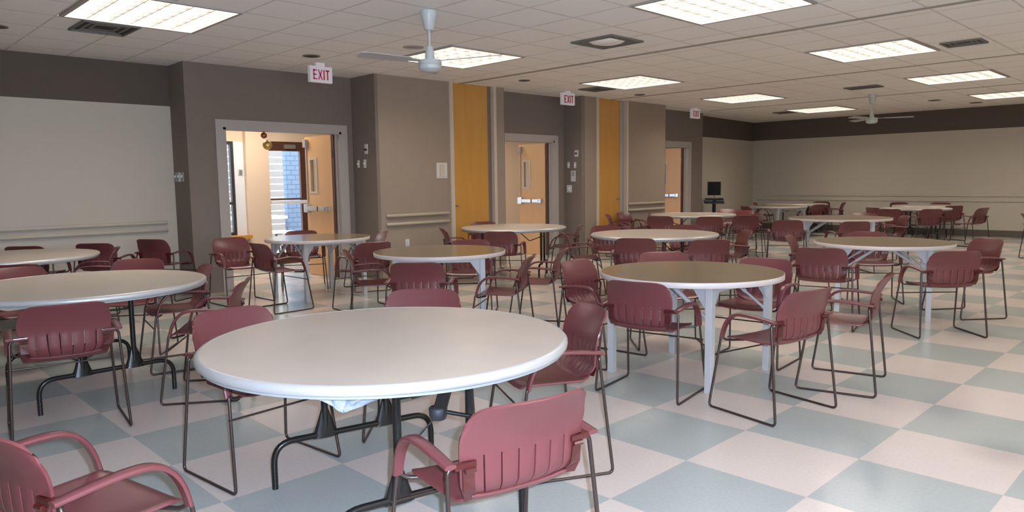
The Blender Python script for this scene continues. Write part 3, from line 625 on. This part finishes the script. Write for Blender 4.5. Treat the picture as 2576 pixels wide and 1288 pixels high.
def table_grey(x, y, rz, R, label, hl=0.40):
    t = thing('round_table', label, 'table', (x, y, 0), rz, 'round laminate tables with light square legs')
    b = NB(); lathe(b, [(0, TZ), (R-0.004, TZ), (R-0.004, TZ-0.003)], 96); finish(b, 'table_top', M['topB'], t, smooth=40)
    b = NB(); lathe(b, [(R-0.005, TZ-0.0005), (R-0.002, TZ), (R, TZ-0.002), (R, TZ-0.036), (R-0.002, TZ-0.038), (R-0.02, TZ-0.038)], 96); finish(b, 'edge_band', M['edgeB'], t, smooth=50)
    b = NB(); lathe(b, [(R-0.018, TZ-0.037), (0, TZ-0.037)], 64); finish(b, 'underside', M['under'], t)
    hl = min(hl, R*0.68)
    for sx in (-1, 1):
        b = NB(); box(b, sx*hl-0.02, sx*hl+0.02, -hl, hl, TZ-0.075, TZ-0.037); finish(b, 'apron', M['legw'], t)
        for sy in (-1, 1):
            b = NB(); box(b, sx*hl-0.024, sx*hl+0.024, sy*hl-0.024, sy*hl+0.024, 0.0, TZ-0.04, bev=0.004)
            lg = finish(b, 'leg', M['legw'], t)
            b = NB()
            for (dx, dy) in ((-sx, 0), (0, -sy)):
                c0 = Vector((sx*hl, sy*hl, TZ-0.04)); d = Vector((dx, dy, 0)); n = Vector((dy, dx, 0))
                tri = [c0+d*0.02, c0+d*0.14, c0+d*0.02+Vector((0, 0, -0.17))]
                a = [b.verts.new(p+n*0.004) for p in tri]; c = [b.verts.new(p-n*0.004) for p in tri]
                b.faces.new(a); b.faces.new(c[::-1])
                for i in range(3): b.faces.new((a[i], c[i], c[(i+1) % 3], a[(i+1) % 3]))
            finish(b, 'gusset', M['legw'], lg)
            b = NB(); q0 = Vector((sx*(hl-0.02), sy*(hl-0.03), 0.47)); q1 = Vector((sx*(hl-0.33), sy*(hl-0.03), TZ-0.045)); qm = q0.lerp(q1, 0.45)
            tube(b, [q0, qm], 0.010, 8); tube(b, [qm, q1], 0.016, 10); tube(b, [q0-Vector((0, 0.012, 0)), q0+Vector((0, 0.012, 0))], 0.008, 8)
            finish(b, 'folding_brace', M['legw'], lg, smooth=50)
            b = NB(); box(b, sx*hl-0.022, sx*hl+0.022, sy*hl-0.022, sy*hl+0.022, 0.0, 0.012); finish(b, 'foot_cap', M['plategrey'], lg)
    return t
T1 = table_black(-2.585, 1.775, math.radians(-12), 0.775, 'large front round table with worn greige top and aluminium rim')
table_black(-5.65, 1.37, math.radians(0), 0.79, 'black legged round table at left with a pale metal rim', frame_off=0.46)
table_black(-8.56, 1.45, math.radians(5), 0.78, 'farthest left round table cut by the photo edge near the pale wall')
table_grey(-2.83, 4.575, math.radians(0), 0.645, 'tan topped round table with white square legs right of the front table')
table_grey(-8.22, 4.64, math.radians(0), 0.64, 'grey legged round table in front of the open first doorway')
table_grey(-5.54, 4.44, math.radians(-40), 0.64, 'tan round table with light legs between the front table and the tan wall')
table_black(-7.62, 7.5, math.radians(35), 0.775, 'black legged round table in front of the first orange panel')
table_black(-5.19, 7.55, math.radians(10), 0.78, 'silver rimmed black legged table in the middle of the room', top='topA')
table_grey(-2.64, 7.90, math.radians(20), 0.65, 'tan round table with light legs at the right behind two empty chairs')
table_black(-7.45, 12.1, math.radians(20), 0.80, 'silver rimmed table before the third doorway')
table_grey(-4.78, 12.25, math.radians(20), 0.79, 'pale wide round table right of the third doorway', hl=0.5)
table_grey(-7.95, 16.7, math.radians(-20), 0.65, 'pale round table before the far left corner')
table_black(-8.25, 18.3, math.radians(0), 0.77, 'round table nearest the far left corner', frame_off=0.4)
table_black(-4.95, 16.7, math.radians(0), 0.66, 'round table in the right half before the far wall', frame_off=0.4)
table_black(-5.20, 18.2, math.radians(0), 0.68, 'thin edged round table closest to the far wall', frame_off=0.4)
# torn clear wrapping hanging from the rim of the front table, and a lock under it
def crumple(name, cx, cy, dirv, wd, ht, label):
    t = None; b = NB(); n, m_ = 14, 8; rows = []
    dx, dy = dirv; nx, ny = -dy, dx
    for j in range(m_+1):
        v = j/m_; row = []
        for i in range(n+1):
            u = i/n*2-1; w_ = wd*(1-v*0.98); sag = ht*v
            off = 0.022*math.sin(9*u+5*v)*math.sin(PI*min(v+0.15, 1)) + random.uniform(-0.004, 0.004)
            uu = u*w_/2 - wd*0.12*v
            row.append(b.verts.new((cx+dx*uu+nx*off, cy+dy*uu+ny*off, TZ-0.047-sag + 0.004*math.sin(13*u))))
        rows.append(row)
    for r0, r1 in zip(rows, rows[1:]):
        for i in range(n): b.faces.new((r0[i], r0[i+1], r1[i+1], r1[i]))
    o = finish(b, name, M['bag'], smooth=70)
    md = o.modifiers.new('thick', 'SOLIDIFY'); md.thickness = 0.0012
    return tag(o, label, 'plastic wrap')
crumple('plastic_wrap', -2.15, 1.33, (0.70, 0.71), 0.36, 0.085, 'torn clear plastic wrap hanging below the front table rim')
lk = thing('table_lock', 'black folding lock under the front table rim', 'table lock', (-2.00, 1.60, -0.02), math.radians(40))
b = NB(); obox(b, (0, 0, 0.645), (0.96, 0, -0.28), (0, 1, 0), 0.022, 0.022, 0.055); finish(b, 'sleeve', M['black'], lk)
b = NB(); lathe(b, [(0, 0.57), (0.026, 0.572), (0.032, 0.585), (0.034, 0.612), (0.028, 0.618), (0, 0.62)], 20, c=(-0.018, 0, 0)); finish(b, 'collar', M['blackm'], lk, smooth=50)
b = NB(); tube(b, [(0, 0, 0.60), (0.20, 0.05, 0.55)], 0.008, 8); tube(b, [(-0.01, 0, 0.60), (-0.10, -0.04, 0.50)], 0.003, 6); tube(b, [(0, 0, 0.67), (0, 0, TZ-0.04)], 0.015, 8); finish(b, 'rod', M['black'], lk, smooth=50)

# ------------------------------------------------------------------ the stacking armchair
def back_pt(s, t):
    """s in -1..1 across, t in 0..1 bottom to top"""
    zt = 0.765 - 0.060*abs(s)**7; zb = 0.432 + 0.050*abs(s)**4
    z = zb + (zt-zb)*t
    zr = (z-0.43)/0.32
    w_ = 0.178 + 0.038*min(1, max(0, (z-0.43)/0.08)) + 0.020*max(0, zr)**1.5
    ck = 0 if abs(s) < 0.8 else 0.018*((abs(s)-0.8)/0.2)**2*max(0, (t-0.8)/0.2)
    fl = max(0, (z-0.60)/0.165)**1.6
    y = -0.196 - 0.018*zr - 0.078*fl + 0.070*max(0, (0.51-z)/0.08)**1.5
    y += abs(s)**2*(0.022 + 0.034*fl)
    return (s*(w_-ck), y, z)
def chair_parts():
    t = thing('armchair', '', 'chair', (0, 0, 0), 0, 'maroon plastic stacking armchairs')
    # backrest with six slots
    cols = [-1, -0.965, -0.88]; sl = [-0.66, -0.40, -0.135, 0.135, 0.40, 0.66]; slotcols = []
    for q in sl:
        cols += [q-0.012, q+0.012]
    cols += [0.88, 0.965, 1]; cols += [(a+c)/2 for a, c in zip(sl, sl[1:])]; cols += [-0.78, 0.78]; cols = sorted(cols)
    rows = [0, 0.03, 0.07, 0.14, 0.21, 0.28, 0.36, 0.44, 0.50, 0.58, 0.66, 0.74, 0.82, 0.89, 0.94, 0.98, 1.0]
    b = NB(); G = [[b.verts.new(back_pt(s, v)) for v in rows] for s in cols]
    for i in range(len(cols)-1):
        slot = any(abs((cols[i]+cols[i+1])/2 - q) < 1e-4 for q in sl)
        for j in range(len(rows)-1):
            if slot and 0.06 < rows[j] < 0.48: continue
            b.faces.new((G[i][j], G[i+1][j], G[i+1][j+1], G[i][j+1]))
    o = finish(b, 'backrest', M['plastic'], t)
    def bake(o, th, lv=0, off=0):
        md = o.modifiers.new('s', 'SOLIDIFY'); md.thickness = th; md.offset = off
        md2 = o.modifiers.new('b', 'BEVEL'); md2.width = th*0.3; md2.segments = 2; md2.limit_method = 'ANGLE'; md2.angle_limit = math.radians(50)
        dg = bpy.context.evaluated_depsgraph_get(); ev = o.evaluated_get(dg); me = bpy.data.meshes.new_from_object(ev)
        me.polygons.foreach_set('use_smooth', [True]*len(me.polygons)); me.set_sharp_from_angle(angle=math.radians(38))
        o.modifiers.clear(); o.data = me
    bake(o, 0.009)
    # seat
    b = NB(); nx, ny = 14, 16; G = []
    for i in range(nx+1):
        s = i/nx*2-1; row = []
        for j in range(ny+1):
            v = j/ny; y = -0.175 + 0.375*v
            hw = 0.205 + 0.020*v - 0.030*max(0, (v-0.85)/0.15)**2 - 0.03*max(0, (0.15-v)/0.15)**2
            z = 0.432 + 0.006*v + 0.012*abs(s)**3 - 0.018*max(0, (v-0.86)/0.14)**2 + 0.030*max(0, (0.16-v)/0.16)**2
            yy = y - 0.02*s*s*max(0, v-0.5)
            row.append(b.verts.new((s*hw, yy, z)))
        G.append(row)
    for i in range(nx):
        for j in range(ny): b.faces.new((G[i][j], G[i+1][j], G[i+1][j+1], G[i][j+1]))
    o = finish(b, 'seat', M['plastic'], t); bake(o, 0.010)
    for s in (-1, 1):
        # side frame: one bent rod
        b = NB(); pts = fillet([(s*0.205, -0.19, 0.578), (s*0.262, -0.180, 0.578), (s*0.288, -0.243, 0.0065), (s*0.288, 0.243, 0.0065), (s*0.262, 0.176, 0.452), (s*0.235, 0.165, 0.425), (s*0.12, 0.12, 0.420)], 0.03, 5)
        tube(b, pts, 0.0076, 8); finish(b, 'side_frame', M['rod'], t, smooth=60)
        # arm
        prof = [(-0.205, 0.588), (-0.17, 0.592), (-0.10, 0.600), (-0.02, 0.606), (0.05, 0.603), (0.09, 0.590), (0.125, 0.560), (0.152, 0.515), (0.166, 0.470), (0.172, 0.440)]
        wv = [0.7, 0.85, 0.95, 1, 1, 1, 0.95, 0.9, 0.85, 0.85]
        sec = [(a*0.0225, c*0.0095) for a, c in [(-1, -0.4), (-0.85, -0.9), (0, -1.0), (0.85, -0.9), (1, -0.4), (1, 0.3), (0.8, 0.8), (0, 1.0), (-0.8, 0.8), (-1, 0.3)]]
        P = [Vector((s*0.262, y, z)) for y, z in prof]
        fine = fillet(P, 0.03, 2)
        b = NB(); ws = [0.82 + 0.18*math.sin(PI*min(1, k/(len(fine)-1)*1.1)) for k in range(len(fine))]
        tube(b, fine, ws, section=sec, up=(0, -1, 0) if False else None) if False else None
        rings = []
        for k, p in enumerate(fine):
            tt = (fine[min(k+1, len(fine)-1)]-fine[max(k-1, 0)]).normalized(); u = Vector((1, 0, 0)); v = u.cross(tt).normalized(); v = v if v.z > 0 or tt.z < -0.5 else -v
            rings.append([b.verts.new(p+u*a*ws[k]-u.cross(tt)*c*ws[k]*-1) for a, c in sec])
        for r0, r1 in zip(rings, rings[1:]):
            for k in range(len(sec)): b.faces.new((r0[k], r0[(k+1) % len(sec)], r1[(k+1) % len(sec)], r1[k]))
        b.faces.new(rings[0]); b.faces.new(rings[-1])
        finish(b, 'arm', M['plastic'], t, smooth=45)
        # bracket behind the shell
        b = NB(); vs = []
        for z in (0.462, 0.50, 0.54, 0.575, 0.592):
            v = (z-0.45)/0.30; p0 = back_pt(s*0.97, v); p1 = back_pt(s*0.82, v)
            vs.append([b.verts.new((p0[0]+s*0.003, p0[1]-0.006, z)), b.verts.new((p1[0], p1[1]-0.006, z)), b.verts.new((p1[0], p1[1]-0.012, z)), b.verts.new((p0[0]+s*0.003, p0[1]-0.014, z))])
        for r0, r1 in zip(vs, vs[1:]):
            for k in range(4): b.faces.new((r0[k], r0[(k+1) % 4], r1[(k+1) % 4], r1[k]))
        b.faces.new(vs[0]); b.faces.new(vs[-1])
        xa, xb = sorted((s*0.175, s*0.247)); box(b, xa, xb, -0.205, -0.178, 0.572, 0.592, bev=0.004)
        tube(b, [(s*0.180, -0.205, 0.566), (s*0.215, -0.205, 0.566)], 0.009, 8)
        finish(b, 'back_bracket', M['bracket'], t)
    b = NB(); tube(b, [(-0.279, 0.196, 0.34), (0.279, 0.196, 0.34)], 0.005, 8); finish(b, 'stretcher', M['rod'], t, smooth=60)
    return t
CHAIRS = [
# x, y, yaw(deg, direction faced), label
(-1.71, 1.57, 168.5, 'maroon armchair nearest the camera, seen from behind at the right of the front table'),
(-2.44, 2.61, -118, 'maroon armchair tucked at the right rear of the front table, facing left'),
(-3.41, 1.57, 6, 'maroon armchair at the left of the front table, its back rising above the rim'),
(-3.26, 2.45, -44, 'maroon armchair directly behind the front table, only its top showing'),
(-2.42, 0.55, 102, 'large maroon armchair in the bottom left corner of the photo'),
(-4.80, 1.04, 172, 'dark maroon armchair seen from behind at the left black legged table'),
(-4.93, 1.92, -124, 'armchair right of the left black legged table, backrest leaning like a fin'),
(-5.90, 2.06, -100, 'brownish armchair at the right far end of the left black legged table'),
(-6.65, 1.96, -36, 'armchair behind the left black legged table, its top centered above the rim'),
(-6.68, 1.22, 5, 'armchair behind the left black legged table, cut by the photo left edge'),
(-9.66, 1.90, 140, 'dark armchair by the pale wall, leftmost of three below the rails'),
(-9.42, 2.54, 138, 'dark armchair by the pale wall, middle of three below the rails'),
(-9.48, 3.23, 122, 'dark armchair by the pale wall, nearest the dark corner'),
(-8.49, 2.13, -107, 'reddish armchair at the right end of the far left table'),
(-7.51, 1.33, 160, 'dark armchair before the far left table, cut by the left edge'),
(-8.47, 3.73, 2, 'red armchair beside the left jamb of the first doorway'),
(-7.65, 3.82, 92, 'dark backed armchair left of the table before the first doorway, turned right'),
(-8.95, 4.82, -25, 'armchair behind the table in the first doorway, slots lit through'),
(-8.24, 5.35, -108, 'shiny front lit armchair at the right of the doorway table near the tan wall'),
(-6.94, 4.48, 175, 'dark backed armchair right of the doorway table, facing it'),
(-5.92, 3.92, 58, 'side view armchair at the left of the middle tan table'),
(-4.86, 3.70, 132, 'armchair seen square from behind before the middle tan table'),
(-5.88, 5.09, -50, 'armchair behind the middle tan table, top above its far edge'),
(-4.56, 4.34, -146, 'side view armchair at the right of the middle tan table with tilted back'),
(-4.77, 5.01, -146, 'second side view armchair right of the middle tan table, standing farther back'),
(-7.82, 6.64, 60, 'thin side view armchair left of the table before the orange panel'),
(-8.42, 7.72, -25, 'armchair behind the table before the orange panel, only its rim showing'),
(-6.94, 6.64, 126, 'dark brown armchair seen from behind before the orange panel table'),
(-7.08, 8.00, -145, 'armchair at the far right of the orange panel table, just its tip showing'),
(-5.84, 6.98, 45, 'dark armchair between the orange panel table and the silver rimmed table'),
(-6.18, 7.93, -40, 'armchair behind the silver rimmed table on its left'),
(-5.40, 8.57, -62, 'armchair behind the silver rimmed table on its right'),
(-4.87, 6.75, 122, 'armchair seen from behind before the silver rimmed table on its left'),
(-4.19, 7.02, 140, 'armchair seen from behind before the silver rimmed table on its right'),
(-4.53, 8.14, -135, 'pinkish armchair at the far right of the silver rimmed table'),
(-3.53, 4.43, 5, 'armchair at the left of the white legged table, its front showing'),
(-2.75, 3.98, 100, 'purple maroon armchair seen from behind before the white legged table'),
(-3.42, 5.20, -45, 'armchair behind the white legged table on its left'),
(-2.66, 5.20, -85, 'armchair behind the white legged table on its right'),
(-1.99, 4.16, 168.5, 'armchair at the right of the white legged table, slots and sled base in full view'),
(-1.90, 5.00, -167, 'side view armchair facing left behind the right chair of the white legged table'),
(-2.80, 6.87, 103, 'dark armchair seen from behind before the right rear tan table on its left'),
(-3.33, 7.85, 15, 'front lit armchair at the left of the right rear tan table'),
(-2.99, 8.61, -58, 'armchair behind the right rear tan table, only its top showing'),
(-1.91, 7.18, 135, 'armchair seen from behind at the right front of the right rear tan table'),
(-2.00, 8.34, -129, 'armchair at the far right of the right rear tan table, front visible'),
(-8.23, 10.91, 30, 'red armchair by the second orange panel, leftmost of three'),
(-8.47, 11.62, 0, 'red armchair by the second orange panel, middle of three'),
(-8.63, 12.33, -20, 'red armchair below the tan wall rails, rightmost of three'),
(-7.37, 10.98, 115, 'dark armchair seen from behind at the left of the third doorway table'),
(-6.61, 11.23, 128, 'dark armchair seen from behind in front of the third doorway table'),
(-6.30, 11.90, 130, 'dark armchair seen from behind at the right of the third doorway table'),
(-7.14, 13.25, -100, 'lighter armchair beyond the third doorway table, its inside facing us'),
(-6.63, 12.63, 175, 'dark side view armchair beyond the third doorway table'),
(-7.62, 13.75, -60, 'small armchair behind the third doorway table near the jamb'),
(-5.03, 10.87, 118, 'dark armchair seen from behind at the left of the pale wide table'),
(-4.17, 11.03, 135, 'dark armchair seen from behind in front of the pale wide table'),
(-4.71, 13.26, -62, 'armchair behind the pale wide table, thin rim showing'),
(-4.16, 12.68, -145, 'reddish armchair at the right end of the pale wide table'),
(-5.42, 16.14, 60, 'small armchair at the left of the far right table'),
(-5.15, 15.51, 125, 'brown armchair seen from behind before the far right table on its left'),
(-4.53, 15.83, 135, 'darkest wide armchair seen from behind before the far right table'),
(-3.95, 16.68, 165, 'dark armchair at the far right standing clear of the tables'),
(-5.93, 19.04, -50, 'armchair against the far wall at the left of the last table'),
(-5.16, 19.10, -80, 'armchair against the far wall behind the last table'),
(-4.65, 17.72, 140, 'armchair seen from behind before the last table'),
(-8.95, 18.01, 15, 'dark armchair in the far left corner'),
(-7.42, 17.29, 160, 'dark armchair seen from behind right of the far corner tables'),
(-7.43, 18.64, -150, 'side view armchair by the far wall right of the corner tables'),
(-7.98, 19.10, -80, 'armchair against the far wall behind the corner tables'),
(-8.05, 15.72, 60, 'small armchair before the pale far corner table'),
(-2.40, 14.45, 20, 'armchair cut by the right edge of the photo, only its sled rods showing'),
]
c0 = None
for (x, y, a, lb) in CHAIRS:
    rz = math.radians(a-90)
    if c0 is None: c0 = chair_parts(); c0.location = (x, y, 0); c0.rotation_euler = (0, 0, rz); c0['label'] = lb
    else: dup(c0, (x, y, 0), rz, lb)

# ------------------------------------------------------------------ computer stand by the far left wall
cs = thing('computer_cart', 'black computer cart with monitor by the far left wall', 'computer cart', (-9.28, 16.05, 0), math.radians(-55))
b = NB(); box(b, -0.30, 0.30, -0.22, 0.22, 0.80, 0.84, bev=0.01); box(b, -0.28, 0.28, -0.2, 0.2, 0.90, 0.93, bev=0.01); finish(b, 'shelf', M['blackm'], cs)
for sx in (-1, 1):
    b = NB(); tube(b, [(sx*0.25, 0, 0.04), (sx*0.25, 0, 0.92)], 0.022, 8); box(b, sx*0.25-0.03, sx*0.25+0.03, -0.25, 0.25, 0.03, 0.07); finish(b, 'leg', M['blackm'], cs, smooth=50)
b = NB(); box(b, -0.12, 0.12, -0.25, 0.22, 0.84, 0.895, bev=0.01); tag(finish(b, 'keyboard_tray', M['screen'], cs), 'dark tray', 'tray'); 
mo = thing('monitor', 'black computer monitor standing on the black cart', 'monitor', (-9.28, 16.05, 0.93), math.radians(20))
b = NB(); box(b, -0.16, 0.16, -0.02, 0.02, 0.07, 0.40, bev=0.006); finish(b, 'screen', M['screen'], mo)
b = NB(); box(b, -0.10, 0.10, -0.08, 0.08, 0.0, 0.015, bev=0.004); tube(b, [(0, 0.03, 0.01), (0, 0.03, 0.2)], 0.018, 8); finish(b, 'stand', M['plategrey'], mo)
for o in list(bpy.data.objects):
    if o.parent and 'category' in o.keys(): del o['category']
